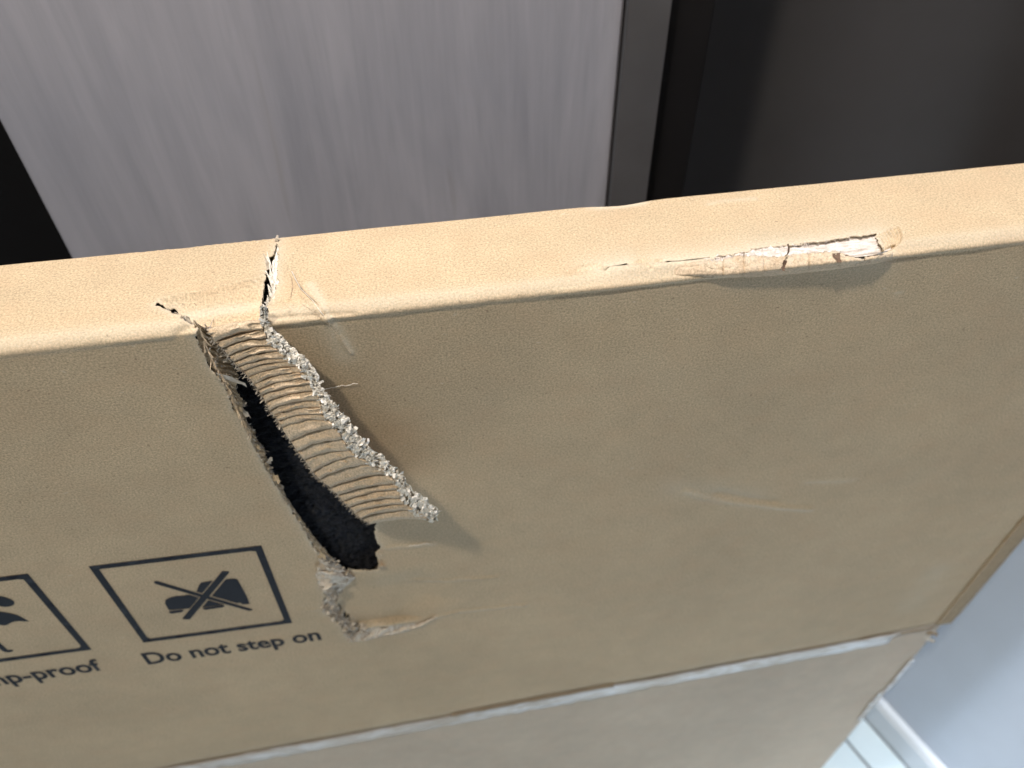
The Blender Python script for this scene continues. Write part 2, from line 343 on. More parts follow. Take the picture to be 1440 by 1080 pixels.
# -- packing tape along the seam and on the lower right edge
def tape_mat():
    t = NT('packing_tape'); tc = t.n('ShaderNodeTexCoord'); v = tc.outputs['Object']
    n1 = t.tex(26, 4, v, .65, (1, 1, 3)); n2 = t.tex(7, 2, v, .5, (1.5, 1, 1))
    f = t.math('MULTIPLY', t.rng(n1, .40, .56, .12, 1), t.rng(n2, .36, .58, .15, 1))
    c = t.mix(f, (.44, .36, .28), (.76, .76, .78)); t.bump(n1, .15, .002); return t.fin(c, .22, .6)  # pale mix: reflection on the clear tape put into the colour
m_tape = tape_mat()
def strip(name, line, wid, yoff, mat, n=120, seed=0, vary=.15, parent=box, thick=.0003):
    L = resample(line, 0.004); V = []
    for i, (x, z) in enumerate(L):
        a = max(0, i-1); b = min(len(L)-1, i+1); t = L[b]-L[a]; t /= np.linalg.norm(t); nn = np.array([t[1], -t[0]])
        if nn[1] > 0 or (abs(nn[1]) < .2 and nn[0] > 0): nn = -nn
        ww = wid*(1+vary*noise.noise((i*.35, seed, 0))+vary*.5*noise.noise((i*1.7, seed, 4)))
        for k in range(5):
            q = np.array([x, z])+nn*ww*k/4
            th = max(0, min(1.4, (q[0]-(XR-RE))/RE)); yy = RE*(1-math.cos(th))
            V.append((q[0], yoff+yy+.0006*noise.noise((i*.4, k*.9, seed)), q[1]))
    o = mesh(name, V, [f[::-1] for f in grid_faces(len(L), 5)], mat, None, thick=thick)
    if parent: adopt(o, parent)
    return o
seam = [(x, Z_SEAM(x)-.0008) for x in np.linspace(XL, .388, 80)]
strip('packing_tape', seam, .0205, .0008, m_tape, seed=2)
bs = [(.355, Z_SEAM(.355)+.003), (.392, Z_SEAM(.392)+.004)]
strip('packing_tape', bs, .006, -.0012, m_tape, seed=9)
m_seam = kraft('kraft_seam_edge', (.34, .235, .14), uv=False, wear_and_light=False)
strip('seam_edge', [(x, Z_SEAM(x)+.0062) for x in np.linspace(-.02, .125, 30)], .0062, -.0004, m_seam, seed=12, vary=.5)
strip('seam_edge', [(x, Z_SEAM(x)+.0030) for x in np.linspace(.385, .424, 12)], .0040, -.0010, m_seam, seed=15, vary=.5)
m_edge_shade = kraft('kraft_edge_shade', (.40, .295, .18), uv=False, wear_and_light=False)
strip('edge_shade', [(XR-.0125, z) for z in np.linspace(Z_SEAM(.43)+.004, H-.03, 60)], 0.0165, -.0006, m_edge_shade, seed=21, vary=.06)  # brown strip: shade of the rounded edge put into its colour
eg = [(XW-.013, Z_SEAM(.43)-.075), (XW-.0135, .30), (XW-.013, .22)]
strip('packing_tape', eg, .0045, .0012, m_tape, seed=5, vary=.5)
# ---------------------------------------------------------------- the torn flap
PAIRS = [((291, 464), (366, 450)), ((302, 481), (371, 464)), ((313, 490), (375, 475)), ((322, 500), (382, 486)), ((329, 509), (393, 494)), ((335, 516), (400, 504)), ((342, 522), (411, 508)), ((349, 530), (420, 515)),
         ((357, 540), (425, 524)), ((363, 548), (432, 533)), ((368, 556), (439, 541)), ((374, 566), (444, 550)), ((379, 577), (449, 562)), ((385, 584), (451, 573)), ((391, 592), (453, 583)), ((396, 601), (459, 590)), ((409, 621), (471, 602)),
         ((418, 635), (481, 618)), ((428, 647), (491, 634)), ((440, 664), (499, 642)), ((450, 674), (520, 653)), ((465, 687), (548, 666)), ((475, 697), (557, 681)), ((483, 705), (560, 689)), ((492, 713), (563, 701)), ((499, 722), (569, 709)),
         ((508, 729), (581, 718)), ((521, 737), (603, 731))]
NP = len(PAIRS); NA, NB = 34, 16
BT = np.linspace(0, 1, NP)
def flap_h(a, b):             # height of the flap in front of the box face
    left = np.interp(b, [0, .05, .2, .5, .8, 1], [-.0012, -.0008, 0, .0035, .0080, .0115])
    right = np.interp(b, [0, .05, .15, .3, .5, .75, 1], [-.0006, .0018, .0052, .0100, .0150, .0200, .0240])
    return left+(right-left)*(a**1.05)
def flap_px(a, b):
    i = min(int(b*(NP-1)), NP-2); t = b*(NP-1)-i
    l = np.array(PAIRS[i][0])*(1-t)+np.array(PAIRS[i+1][0])*t; r = np.array(PAIRS[i][1])*(1-t)+np.array(PAIRS[i+1][1])*t
    bow = math.sin(math.pi*a)
    return l*(1-a)+r*a+np.array([-1.2, -3.6])*bow
V = []
nrow = (NP-1)*NB+1
PITCH = [min(.009, front(np.mean(PAIRS[i], axis=0))[2]-front(np.mean(PAIRS[i+1], axis=0))[2]) for i in range(NP-1)]
_amp = [rng.uniform(.6, 1.35) for _ in range(NP)]
for r in range(nrow):
    b = r/(nrow-1); i = min(r//NB, NP-2); t = (r-i*NB)/NB
    for c in range(NA):
        a = c/(NA-1)
        w1 = .16*noise.noise((a*3.1, i*1.7, 2))+.10*noise.noise((a*9, i*1.7, 5))     # creases wander
        tt = min(1, max(0, t+w1*math.sin(math.pi*t)))
        px = flap_px(a, min(1, max(0, (i+tt)/(NP-1))) if 0 < t < 1 else b)
        px = px+np.array([0, 1.6*noise.noise((a*4, b*60, 7))])
        bul = 1.25*(t**.85)*(1-t**7)*.46*PITCH[i]*_amp[i]*(.55+.45*math.sin(math.pi*min(1, a*1.15+.08)))
        bul += .0009*max(0, math.sin(2*math.pi*t*1.5+a*6+i))*(noise.noise((a*3, i*.9, 11)) > .12)
        bul -= .0013*math.exp(-(min(t, 1-t)/.07)**2)*(.5+.5*math.sin(math.pi*min(1, a*.9+.1)))*(.7+.6*noise.noise((a*5, i*1.3, 21)))
        edge = .0006*noise.noise((a*50, b*150, 1))*(a < .06)
        h = flap_h(a, b)+bul+edge+.0002*noise.noise((a*30, b*120, 3))
        V.append(front(px, h))
fl = mesh('torn_flap', V, grid_faces(nrow, NA), m_liner, None, thick=.0007); adopt(fl, box)
# white torn edge band of the flap
BAND_L = [(366, 430), (366, 444), (367, 452), (377, 473), (382, 486), (393, 495), (406, 508), (420, 515), (427, 522), (435, 540), (440, 551), (448, 561), (452, 576), (457, 590), (470, 601), (480, 614), (491, 630), (499, 641), (514, 650), (522, 656), (548, 670), (558, 687), (565, 706), (575, 717), (587, 726), (603, 733), (609, 735)]
BAND_R = [(375, 430), (378, 440), (375, 452), (385, 464), (396, 473), (409, 487), (424, 498), (436, 512), (446, 527), (452, 543), (458, 552), (464, 557), (471, 568), (477, 579), (488, 586), (499, 602), (503, 611), (517, 622), (523, 632), (541, 640), (553, 656), (567, 667), (575, 680), (585, 692), (598, 700), (608, 712), (620, 718)]
def arc(line): 
    line = np.asarray(line, float); L = np.concatenate([[0], np.cumsum(np.linalg.norm(np.diff(line, axis=0), axis=1))]); return L/L[-1]
def at(line, t):
    line = np.asarray(line, float); s = np.linspace(0, 1, len(line)); return np.array([np.interp(t, s, line[:, 0]), np.interp(t, s, line[:, 1])])
def band_h(t):
    y = at(BAND_L, t)[1]; b = np.interp(y, [p[1][1] for p in PAIRS], BT)
    return float(flap_h(1.0, b)) if y > 454 else .0006
NR, NC = 520, 15
V = []
for r in range(NR):
    t = r/(NR-1); l, q = at(BAND_L, t), at(BAND_R, t); hh = band_h(t)
    for c in range(NC):
        a = c/(NC-1); j = rng.normal(0, 1, 3)
        pit = noise.noise((t*85, a*4.2, 1.0)); pit2 = 1-2.6*abs(noise.noise((t*150, a*7, 6.0)))
        d = -.0036*smooth(np.array((pit-.20)/.14))*math.sin(math.pi*min(1, max(0, a)))**.5 + .0006*pit2
        px = l*(1-a)+q*a+np.array([j[0], j[1]])*.15+np.array([4.5, -1.8])*noise.noise((t*48, 3.3, 0))*max(0, a-.4)*1.6
        if a < .15: px = px+np.array([-1.5, .8])*abs(noise.noise((t*120, .7, 0)))*2
        h = hh+.0009*math.sin(math.pi*a)+.0004*a+d+j[2]*.00008
        V.append(front(px, h))
bd = mesh('torn_edge', V, grid_faces(NR, NC), m_pulp, None); bd.parent = fl
def kid(o, p): o.parent = p; return o
# small curls of torn paper
class Bits:
    def __init__(s): s.V = []; s.F = []
    def curl(s, p, d, wv, ln, wd, bend=1.2, n=4, taper=.6):
        p = np.array(p, float); d = np.array(d, float); d /= np.linalg.norm(d); wv = np.array(wv, float); wv -= d*(wv @ d); wv /= np.linalg.norm(wv); up = np.cross(d, wv); k = len(s.V)
        for i in range(n+1):
            f = i/n; ang = bend*f
            for sd in (-1, 1): s.V.append(p+wv*sd*wd/2*(1-taper*f)*(1+.3*rng.normal()))
            p = p+(d*math.cos(ang)+up*math.sin(ang))*ln/n
        s.F += [(k+2*i, k+2*i+1, k+2*i+3, k+2*i+2) for i in range(n)]
    def build(s, name, mat, parent, kind='stuff'): return kid(mesh(name, s.V, s.F, mat, None, kind, smooth_=False), parent)
def rv(): return rng.normal(0, 1, 3)
B = Bits()
for i in range(150):
    t = rng.uniform(.05, 1); a = rng.uniform(-.05, 1.0); px = at(BAND_L, t)*(1-a)+at(BAND_R, t)*a
    B.curl(front(px, band_h(t)+rng.uniform(-.0015, .0012)), rv()+np.array([0, -1.0, .4]), rv(), rng.uniform(.0008, .0026), rng.uniform(.0004, .0014), rng.uniform(-2.5, 2.5), 4, .3)
for i in range(330):
    t = rng.uniform(.06, 1); a = rng.uniform(.05, .95); px = at(BAND_L, t)*(1-a)+at(BAND_R, t)*a; q = rng.uniform(0, 2*math.pi)
    B.curl(front(px, band_h(t)+rng.uniform(.0004, .0022)), (math.cos(q), rng.uniform(-.9, .3), math.sin(q)), (-math.sin(q), rng.uniform(-.5, .5), math.cos(q)), rng.uniform(.0012, .0030), rng.uniform(.0008, .0020), rng.uniform(-1.4, 1.4), 2, .25)
B.build('torn_fibres', m_pulp, fl)
B = Bits()
for i in range(520):          # fuzz on the flap's left edge
    t = rng.uniform(.02, 1); px = flap_px(0, t)
    B.curl(front(px, float(flap_h(0, t))+.0004), rv()*.6+np.array([-1, -.2, -.5]), rv(), rng.uniform(.0006, .0026), rng.uniform(.00015, .0007), rng.uniform(-1.5, 1.5), 3, .5)
B.build('torn_fibres', m_pulp_grey, fl)
# ---------------------------------------------------------------- left rim of the tear: bent-in inner plies with flutes
IN_L = [(303, 470), (314, 488), (327, 507), (336, 524), (331, 541), (341, 556), (342, 572), (346, 586), (356, 600), (362, 615), (371, 627), (375, 638), (381, 655), (394, 674), (404, 695), (423, 723), (437, 743), (451, 761), (472, 784), (488, 803), (481, 815), (472, 832)]
NR, NC = 330, 9
V = []
for r in range(NR):
    t = r/(NR-1); o_, i_ = at(OUT_L, t), at(IN_L, t)
    slot = t < .16
    for c in range(NC):
        a = c/(NC-1); px = o_*(1-a)+i_*a+np.array([0, a*8-2])
        fl_ = math.sin(t*2*math.pi*46+noise.noise((t*30, 0, 0))*2)
        dep = (.0002+.0026*a) if not slot else .0012+.0065*a
        dep += .0006*fl_*min(1, a*3)+.0012*noise.noise((t*60, a*2, 4))*a
        px = px+np.array([1.2, 0])*noise.noise((t*150, 1, 2))*2*a
        V.append(front(px, -dep-.0004))
rim = mesh('inner_ply', V, grid_faces(NR, NC), m_inner, None, thick=.0005); adopt(rim, box)
B = Bits()
for i in range(700):
    t = rng.uniform(.0, 1)**.8; a = rng.uniform(.0, 1.05); px = at(OUT_L, t)*(1-a)+at(IN_L, t)*a+np.array([0, a*6])
    B.curl(front(px, -.0045*a+.0002), rv()*.7+np.array([.5, -.5, -.2]), rv(), rng.uniform(.0006, .0028), rng.uniform(.0002, .0010)*(1+(rng.uniform()>.92)*2), rng.uniform(-1.8, 1.8), 3, .5)
B.build('torn_fibres', m_pulp_grey, rim)
B = Bits()
for i in range(150):          # long strands over the slot
    t = rng.uniform(.0, .42); px = at(OUT_L, t)*.75+at(IN_L, t)*.25
    B.curl(front(px, rng.uniform(-.002, .0006)), rv()*.25+np.array([.1, -.25, -1]), (1, 0, .1), rng.uniform(.002, .006), rng.uniform(.0003, .0007), rng.uniform(-.5, .5), 4, .6)
B.build('torn_fibres', m_liner, rim)
# white crumple at the lower left corner and torn lower edge
LO_L = [(447, 776), (450, 790), (444, 808), (449, 826), (461, 838), (453, 851), (456, 863), (469, 868), (482, 880), (485, 893), (491, 902), (512, 901), (532, 895), (557, 891), (592, 880), (613, 868)]
LO_R = [(468, 786), (488, 803), (500, 812), (490, 822), (476, 834), (474, 845), (478, 858), (482, 866), (496, 874), (500, 876), (506, 879), (520, 878), (539, 876), (573, 874), (592, 873), (613, 866)]
NR, NC = 260, 10
V = []
for r in range(NR):
    t = r/(NR-1); l, q = at(LO_L, t), at(LO_R, t); cr = max(0, 1-abs(t-.13)/.13)
    for c in range(NC):
        a = c/(NC-1); px = l*(1-a)+q*a+rng.normal(0, .5, 2)
        h = .0005-.0036*a*(1-.35*(t>.68))+.0012*(t>.68)*(1-a)+.0045*cr*math.sin(math.pi*a)+.0016*noise.noise((t*70, a*3, 2))*(1-max(0, t-.65)*2)+.0010*noise.noise((t*25, a*2, 9))
        V.append(front(px, h))
m_pulp_tan = pulp('torn_pulp_tan', (.86, .80, .71), (.60, .50, .39))
lo_e = mesh('torn_edge', V, grid_faces(NR, NC), m_pulp_tan, None, smooth_=False, thick=.0003); adopt(lo_e, box)
B = Bits()
for i in range(190):
    t = rng.uniform(0, .72); a = rng.uniform(0, 1); px = at(LO_L, t)*(1-a)+at(LO_R, t)*a
    B.curl(front(px, .001-.002*a), rv()+np.array([0, -.8, .2]), rv(), rng.uniform(.001, .0042), rng.uniform(.001, .0030), rng.uniform(-2, 2), 3, .3)
B.build('torn_fibres', m_pulp_grey, lo_e)
# tear through the top face: white torn fibres standing in the gap
B = Bits()
for i in range(40):
    t = rng.uniform(.25, 1)**.7; px = at([(390, 345), (389, 368), (388, 390), (386, 405), (380, 420), (375, 436), (372, 450)], t); px = px+np.array([rng.uniform(-5, 0)*(.1+.9*min(1, max(0, t*4-.6))), 0])
    uv = S(px); p = sheet_pos([uv[0]], [uv[1]], -.0012)[0]
    B.curl(p, rv()*.45+np.array([-.1, .4, 1.0]), rv(), rng.uniform(.0012, .0036)*(.4+.6*min(1, t*2)), rng.uniform(.0004, .0013), rng.uniform(-.8, .8), 3, .6)
for i in range(14):
    px = at([(378, 364), (380, 385), (384, 405), (382, 420)], rng.uniform(0, 1)); uv = S(px); p = sheet_pos([uv[0]], [uv[1]], -.003)[0]
    B.curl(p, np.array([-.25, .8, .9])+rv()*.2, (1, -.2, 0), rng.uniform(.005, .009), .0012, rng.uniform(-.4, .4), 4, .8)
B.build('torn_fibres', m_pulp, up)
B = Bits(); uv = S((389, 340)); p = sheet_pos([uv[0]], [uv[1]])[0]
B.curl(p, (.3, .1, 1), (1, 0, 0), .0035, .0016, 1.0, 4, .4); B.curl(sheet_pos([S((379, 378))[0]], [S((379, 378))[1]])[0], (-.25, .5, 1), (1, 0, 0), .0075, .0018, .4, 5, .7)
B.build('paper_shred', m_pulp_grey, up, None)
TL_, TR_ = [(386, 347), (380, 361), (379, 378), (382, 395), (381, 410), (377, 424), (373, 436)], [(390.5, 336), (392, 364), (392, 392), (390, 405), (385, 417), (380, 426), (378, 440)]
V = []; NR = 110
for r in range(NR):
    t = r/(NR-1); l, q = at(TL_, t), at(TR_, t)
    for c in range(9):
        a = c/8; uv = S(l*(1-a)+q*a+np.array([rng.normal(0, .25), 0])); V.append(sheet_pos([uv[0]], [uv[1]], -.0004-.0028*(1-a)+.0010*noise.noise((t*7, a*5.5, 3))+.0005*noise.noise((t*40, a*9, 3)))[0])
adopt(mesh('torn_edge', V, grid_faces(NR, 9), m_pulp, None, smooth_=False, thick=.0003), box)
# grey lip inside the left-hand tear on the fold
LIP_T = [(220, 427), (233, 431), (244, 428), (253, 435), (265, 442), (277, 450), (286, 459), (294, 469), (304, 482), (316, 499), (326, 512)]
V = []; NR = 90
for r in range(NR):
    t = r/(NR-1); q = at(LIP_T, t)
    for c in range(6):
        a = c/5; px = q+np.array([-2.5, 5.5])*a*(.5+t*.8)+rng.normal(0, .35, 2); uv = S(px)
        V.append(sheet_pos([uv[0]], [uv[1]], -.0014-.0042*a+.0007*noise.noise((t*40, a*3, 1)))[0])
adopt(mesh('torn_edge', V, grid_faces(NR, 6), m_pulp_grey, None, smooth_=False, thick=.0003), box)
# ---------------------------------------------------------------- crushed top edge on the right
# white inner ply laid open under the crack
V = []; NR, NC = 150, 14
for r in range(NR):
    t = r/(NR-1); x = 985+t*272
    yt = np.interp(x, [985, 1030, 1100, 1150, 1200, 1251], [362, 349, 341, 335, 328, 321]); yb = np.interp(x, [985, 1050, 1150, 1251], [372, 376, 374, 364])
    for c in range(NC):
        a = c/(NC-1); uv = S((x, yt*(1-a)+yb*a))
        st = math.sin(a*26+t*2.2+2*noise.noise((t*5, a*2, 3)))
        off = -.0004-.0016*smooth(np.array((t-.35)*3))-.0010*a+.00035*st*(t > .45)+.0010*noise.noise((t*46, a*6, 2))*(1-smooth(np.array((t-.5)*4)))+.0003*noise.noise((t*150, a*14, 5))
        V.append(sheet_pos([uv[0]], [uv[1]], off, False)[0])
def wmat():
    t = NT('white_inner_ply'); tc = t.n('ShaderNodeTexCoord'); v = tc.outputs['Object']
    n1 = t.tex(160, 4, v, .65, (1, 5, 5)); n2 = t.tex(1200, 3, v, .6)
    c = t.mix(t.rng(n1, .40, .66, 0, 1), (.82, .77, .73), (.50, .42, .36)); c = t.mix(t.rng(n2, .5, .75, 0, .4), c, (.45, .36, .30)); t.bump(n1, .5, .001); return t.fin(c, .85, .2)
m_white = wmat()
wp = mesh('inner_ply', V, grid_faces(NR, NC), m_white, None); adopt(wp, box)
# the loosened lip that bulges out over the front
LX = [925, 980, 1008, 1035, 1060, 1090, 1120, 1150, 1175, 1190, 1210, 1230, 1254]
TOPY = [374, 367, 369, 361, 361, 363, 359, 356, 355, 360, 366, 361, 357]
BOTY = [390, 387.5, 388, 389, 388.5, 386, 383.5, 380, 377, 375, 372, 369, 364]
ET = [0, .0002, .0006, .0007, .0008, .001, .0016, .0024, .0032, .0036, .0040, .0038, .0010]
EM = [0, .0006, .0018, .0022, .0026, .0030, .0032, .0036, .0042, .0044, .0044, .0038, .0008]
EB = [0, .0003, .0010, .0014, .0016, .0018, .0022, .0028, .0034, .0038, .0040, .0034, .0004]
V = []; LW = []; NR, NC = 210, 22
for r in range(NR):
    t = r/(NR-1); x = LX[0]+t*(LX[-1]-LX[0])
    g = lambda A: float(np.interp(x, LX, A))
    fade = min(1, (x-925)/80)
    yt, yb = g(TOPY)+fade*(2.4*noise.noise((x*.22, 0, 0))+1.2*noise.noise((x*.9, 3, 0))), g(BOTY)+.8*noise.noise((x*.08, 5, 0))
    tear = fade*sum(math.exp(-((x-c0)/w0)**2) for c0, w0 in ((1012+6*math.sin(x*.2), 2.2), (1046, 1.2), (1074, 1.0), (1102, 3.2), (1137, 1.0), (1180, 3)))
    PY = [yt*(1-c/(NC-1))+yb*c/(NC-1) for c in range(NC)]
    uvs = np.array([S((x, p)) for p in PY]); nat = -sheet_pos(uvs[:, 0], uvs[:, 1])[:, 1]
    for c in range(NC):
        a = c/(NC-1)
        h = nat[c]-.0016+.0019*min(1, fade*1.6)+1.4*((1-a)**2*g(ET)+2*a*(1-a)*(g(EM)*1.3)+a*a*g(EB))
        wr = .0013*noise.noise((x*.16, a*4, 1))*(1-a)+.0005*noise.noise((x*.6, a*9, 6))*(1-a)
        h += wr*fade-.0014*tear*(1-.4*a)
        if a > .85: h -= (g(EB)*1.2+.0016)*((a-.85)/.15)**2
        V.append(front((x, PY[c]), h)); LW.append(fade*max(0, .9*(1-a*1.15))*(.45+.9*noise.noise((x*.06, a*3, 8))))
def lipmat():
    return kraft('kraft_crushed', (.57, .44, .305), uv=False)
lip = mesh('crushed_lip', V, grid_faces(NR, NC), lipmat(), None, thick=.0006, wear_and_light=np.clip(LW, 0, 1)); adopt(lip, box)
B = Bits()
for i in range(150):
    x = rng.uniform(990, 1250) if i % 3 else rng.uniform(1000, 1110); yt = np.interp(x, LX, TOPY); q_ = S((x, yt)); h = -sheet_pos([q_[0]], [q_[1]])[0][1]+float(np.interp(x, LX, ET))
    B.curl(front((x, yt+rng.uniform(-1, 2)), h+.0002), rv()*.8+np.array([.2, 0, .5]), (1, 0, .2)+.3*rv(), rng.uniform(.0006, .0018), rng.uniform(.0002, .0008), rng.uniform(-1.5, 1.5), 3, .5)
for i in range(120):
    px = at(CRACK[:9], rng.uniform(0, 1))+rng.normal(0, 1, 2); uv = S(px)
    B.curl(sheet_pos([uv[0]], [uv[1]], -.0003)[0], rv()*.8+np.array([.2, -.6, .2]), rv(), rng.uniform(.0006, .002), rng.uniform(.0004, .0010), rng.uniform(-1.5, 1.5), 3, .5)
B.build('torn_fibres', m_white, lip)
def shred(name, px, h, d, wv, ln, wd, bend, mat, parent, taper=.5):
    B = Bits(); B.curl(front(px, h), d, wv, ln, wd, bend, 6, taper); return B.build(name, mat, parent, None)
m_brown = kraft('kraft_brown_curl', (.15, .095, .065), uv=False, wear_and_light=False)
shred('paper_shred', (1104, 361), .0015, (.45, -.15, 1), (1, .6, .2), .0065, .0034, 1.3, m_brown, lip)
shred('paper_shred', (1104, 366), .0040, (-.25, -.4, -1), (1, 0, 0), .0050, .0022, .7, m_brown, lip)
shred('paper_shred', (1176, 356), .0045, (-.1, -.9, -.35), (1, 0, .2), .0060, .0032, .6, m_brown, lip, .5)
shred('paper_shred', (1188, 359), .0056, (.9, -.1, -.38), (0, -.3, 1), .0095, .0016, .2, m_white, lip, .3)
shred('paper_shred', (1212, 366), .0066, (.9, .05, .30), (0, -.3, 1), .0120, .0016, .1, m_white, lip, .4)
# separate shreds along the big tear
shred('paper_shred', (341, 580), -.001, (.9, -.5, .4), (.3, 0, 1), .009, .0045, 1.0, m_pulp_grey, rim)
shred('paper_shred', (306, 529), -.0008, (1, -.25, -.15), (.1, -.3, 1), .014, .0052, .4, m_pulp_grey, rim, .3)
shred('paper_shred', (377, 652), -.002, (.5, -.4, .9), (1, 0, -.4), .006, .0030, .8, m_pulp_grey, rim)
shred('paper_shred', (452, 812), .0012, (.8, -.55, -.9), (.9, .1, .8), .0085, .0085, .9, m_pulp_grey, lo_e, .2)
shred('paper_shred', (449, 800), .0012, (.7, -.4, .8), (.6, 0, -.7), .0075, .0055, .9, m_liner, lo_e, .3)
for (px_, d_, l_, w_, b_) in (((335, 576), (.8, -.3, .5), .0050, .0035, .9), ((362, 630), (.9, -.3, .5), .0040, .0030, 1.2), ((383, 671), (1, -.35, -.6), .0050, .0060, .9),
                              ((419, 732), (1, -.3, .7), .0060, .0030, 1.1), ((444, 778), (1, -.2, -.2), .0070, .0070, .8)):
    shred('paper_shred', px_, -.0006, d_, (.3, .2, 1), l_, w_, b_, m_inner, rim, .6)
shred('paper_shred', (534, 797), .0002, (.35, -.8, .9), (1, .1, -.2), .0065, .0055, .5, m_liner, up, .3)
shred('paper_shred', (530, 778), -.0006, (.8, -.4, .4), (.2, 0, 1), .0045, .0035, .5, m_liner, up, .4)
shred('paper_shred', (606, 726), .0165, (.8, -.35, .35), (.2, 0, 1), .0050, .0052, .8, m_pulp, fl, .1)
def strand(name, pxs, h0, wid, mat, parent):
    pts3 = [front(p, h) for p, h in zip(pxs, h0)]; L = resample(np.array(pts3), .0008); V = []
    for i, q in enumerate(L):
        q = q+np.array([0, .0002*math.sin(i*.7), .0002*math.sin(i*1.9)])
        V += [q+np.array([0, 0, wid/2]), q-np.array([0, 0, wid/2]), q+np.array([0, -wid*.7, 0])]
    Fc = []
    for i in range(len(L)-1):
        for a, b in ((0, 1), (1, 2), (2, 0)): Fc.append((3*i+a, 3*i+b, 3*i+3+b, 3*i+3+a))
    return kid(mesh(name, V, Fc, mat, None, None), parent)
strand('paper_strand', [(456, 548), (468, 545), (480, 542), (486, 543), (497, 539), (503, 540)], [.0012, .0008, .0009, .0007, .0010, .0014], .0004, m_pulp, up)
strand('paper_strand', [(424, 428), (445, 440), (463, 458), (478, 475), (486, 488), (494, 497)], [.0010, .0012, .0010, .0009, .0008, .0012], .0005, m_liner, up)
def strand_s(pxs, off, wid, mat):
    q = resample(np.array([sheet_pos([S(p)[0]], [S(p)[1]], o_)[0] for p, o_ in zip(pxs, off)]), .0008); V = []
    for i, c in enumerate(q): V += [c+np.array([wid/2, 0, 0]), c-np.array([wid/2, 0, 0]), c+np.array([0, -wid*.5, wid*.6])]
    Fc = [(3*i+a, 3*i+b, 3*i+3+b, 3*i+3+a) for i in range(len(q)-1) for a, b in ((0, 1), (1, 2), (2, 0))]
    return kid(mesh('paper_strand', V, Fc, mat, None, None), up)
strand_s([(404, 378), (410, 392), (412, 404), (409, 420)], [.0002, .0004, .0004, .0002], .0004, m_liner)
strand_s([(411, 384), (417, 398), (424, 410), (440, 425), (452, 440), (463, 452)], [.0002, .0005, .0006, .0006, .0007, .0004], .0004, m_pulp)
strand_s([(420, 402), (432, 416), (446, 428), (456, 441)], [.0002, .0005, .0004, .0003], .0004, m_liner)
strand('paper_strand', [(575, 768), (590, 766), (605, 764)], [.0006, .0007, .0006], .0004, m_pulp, up)
for (px_, d_, l_, w_) in (((1303, 889), (.9, -.3, .2), .009, .008), ((1300, 897), (.9, -.3, -.1), .009, .005)):
    shred('paper_shred', px_, .002, d_, (.1, 0, 1), l_, w_, .6, m_seam if w_ > .0075 else m_pulp_tan, up, .3)
# ---------------------------------------------------------------- printing
def print_mesh(name, polys, holes_=(), clip=None, parent=None, off=.00022, step=.004):
    """flat print: closed outlines in (x, z) on the front face"""
    pts, ed = [], []
    def addp(poly):
        k = len(pts); q = resample(np.vstack([poly, poly[:1]]), step)[:-1] if step else poly
        pts.extend([tuple(a) for a in q]); ed.extend([(k+i, k+(i+1) % len(q)) for i in range(len(q))])
    for p in polys: addp(np.asarray(p, float))
    for p in holes_: addp(np.asarray(p, float))
    vo, eo, fo, *_ = delaunay_2d_cdt([Vector(p) for p in pts], ed, [], 0, 1e-7)
    A = np.array([tuple(q) for q in vo]); Fm = np.array([f for f in fo if len(f) == 3]); c = A[Fm].mean(1)
    k = np.zeros(len(Fm), bool)
    for p in polys: k |= inpoly(c, np.asarray(p, float))
    for p in holes_: k &= ~inpoly(c, np.asarray(p, float))
    Fm = Fm[k]; v = VV[24]+(H-RZ-A[:, 1])
    o = mesh(name, sheet_pos(A[:, 0], v, off), Fm[:, ::-1], m_ink, None); adopt(o, box)
    if parent: o.parent = parent
    return o
def f2(p): q = front(p); return np.array([q[0], q[2]])
def bar(a, b, wd): a, b = np.array(a, float), np.array(b, float); t = (b-a)/np.linalg.norm(b-a); n_ = np.array([-t[1], t[0]])*wd/2; return [a+n_, b+n_, b-n_, a-n_]
def frame(name, cx, cz, w_, ang, lw=.0043):
    ca, sa = math.cos(ang), math.sin(ang); L = lambda hw: [np.array([cx+a*hw*ca-b*hw*sa, cz+a*hw*sa+b*hw*ca]) for a, b in ((-1, 1), (1, 1), (1, -1), (-1, -1))]
    return print_mesh(name, [L(w_/2)], [L(w_/2-lw)])
ANG = math.radians(-1.6)
c1 = np.mean([f2(p) for p in ((120.7, 797), (363, 767), (413, 876), (206.7, 903))], axis=0)
c0 = np.array([c1[0]-.1285, c1[1]+.0037])
frame('printed_frame', c1[0], c1[1], .0960, ANG); frame('printed_frame', c0[0], c0[1], .0960, ANG)
Z = lambda pts: [f2((x/3, 740+y/3)) for x, y in pts]
boot = Z([(696, 325), (698, 312), (712, 302), (740, 294), (775, 292), (815, 284), (832, 270), (838, 252), (848, 237), (888, 230), (930, 226), (985, 220), (1001, 222), (1018, 252), (1036, 285), (1052, 318), (950, 330), (860, 340), (780, 348), (712, 354)])
soles = [Z([(712, 358), (775, 351), (776, 360), (722, 369), (714, 366)]), Z([(855, 343), (945, 332), (946, 341), (860, 353)]), Z([(1015, 322), (1054, 318), (1056, 327), (1022, 330)])]
sA, sB = Z([(648, 235), (660, 229), (1068, 350), (1058, 358), (1040, 354), (655, 243)]), Z([(938, 189), (971, 190), (800, 393), (767, 391)])
gA, gB = Z([(642, 234), (660, 225), (1072, 346), (1060, 361), (1038, 357), (652, 246)]), Z([(930, 190), (982, 188), (809, 394), (760, 394)])
print_mesh('printed_boot', [boot]+soles, [gA, gB], step=.002)
print_mesh('printed_cross', [sA, sB], step=.002)
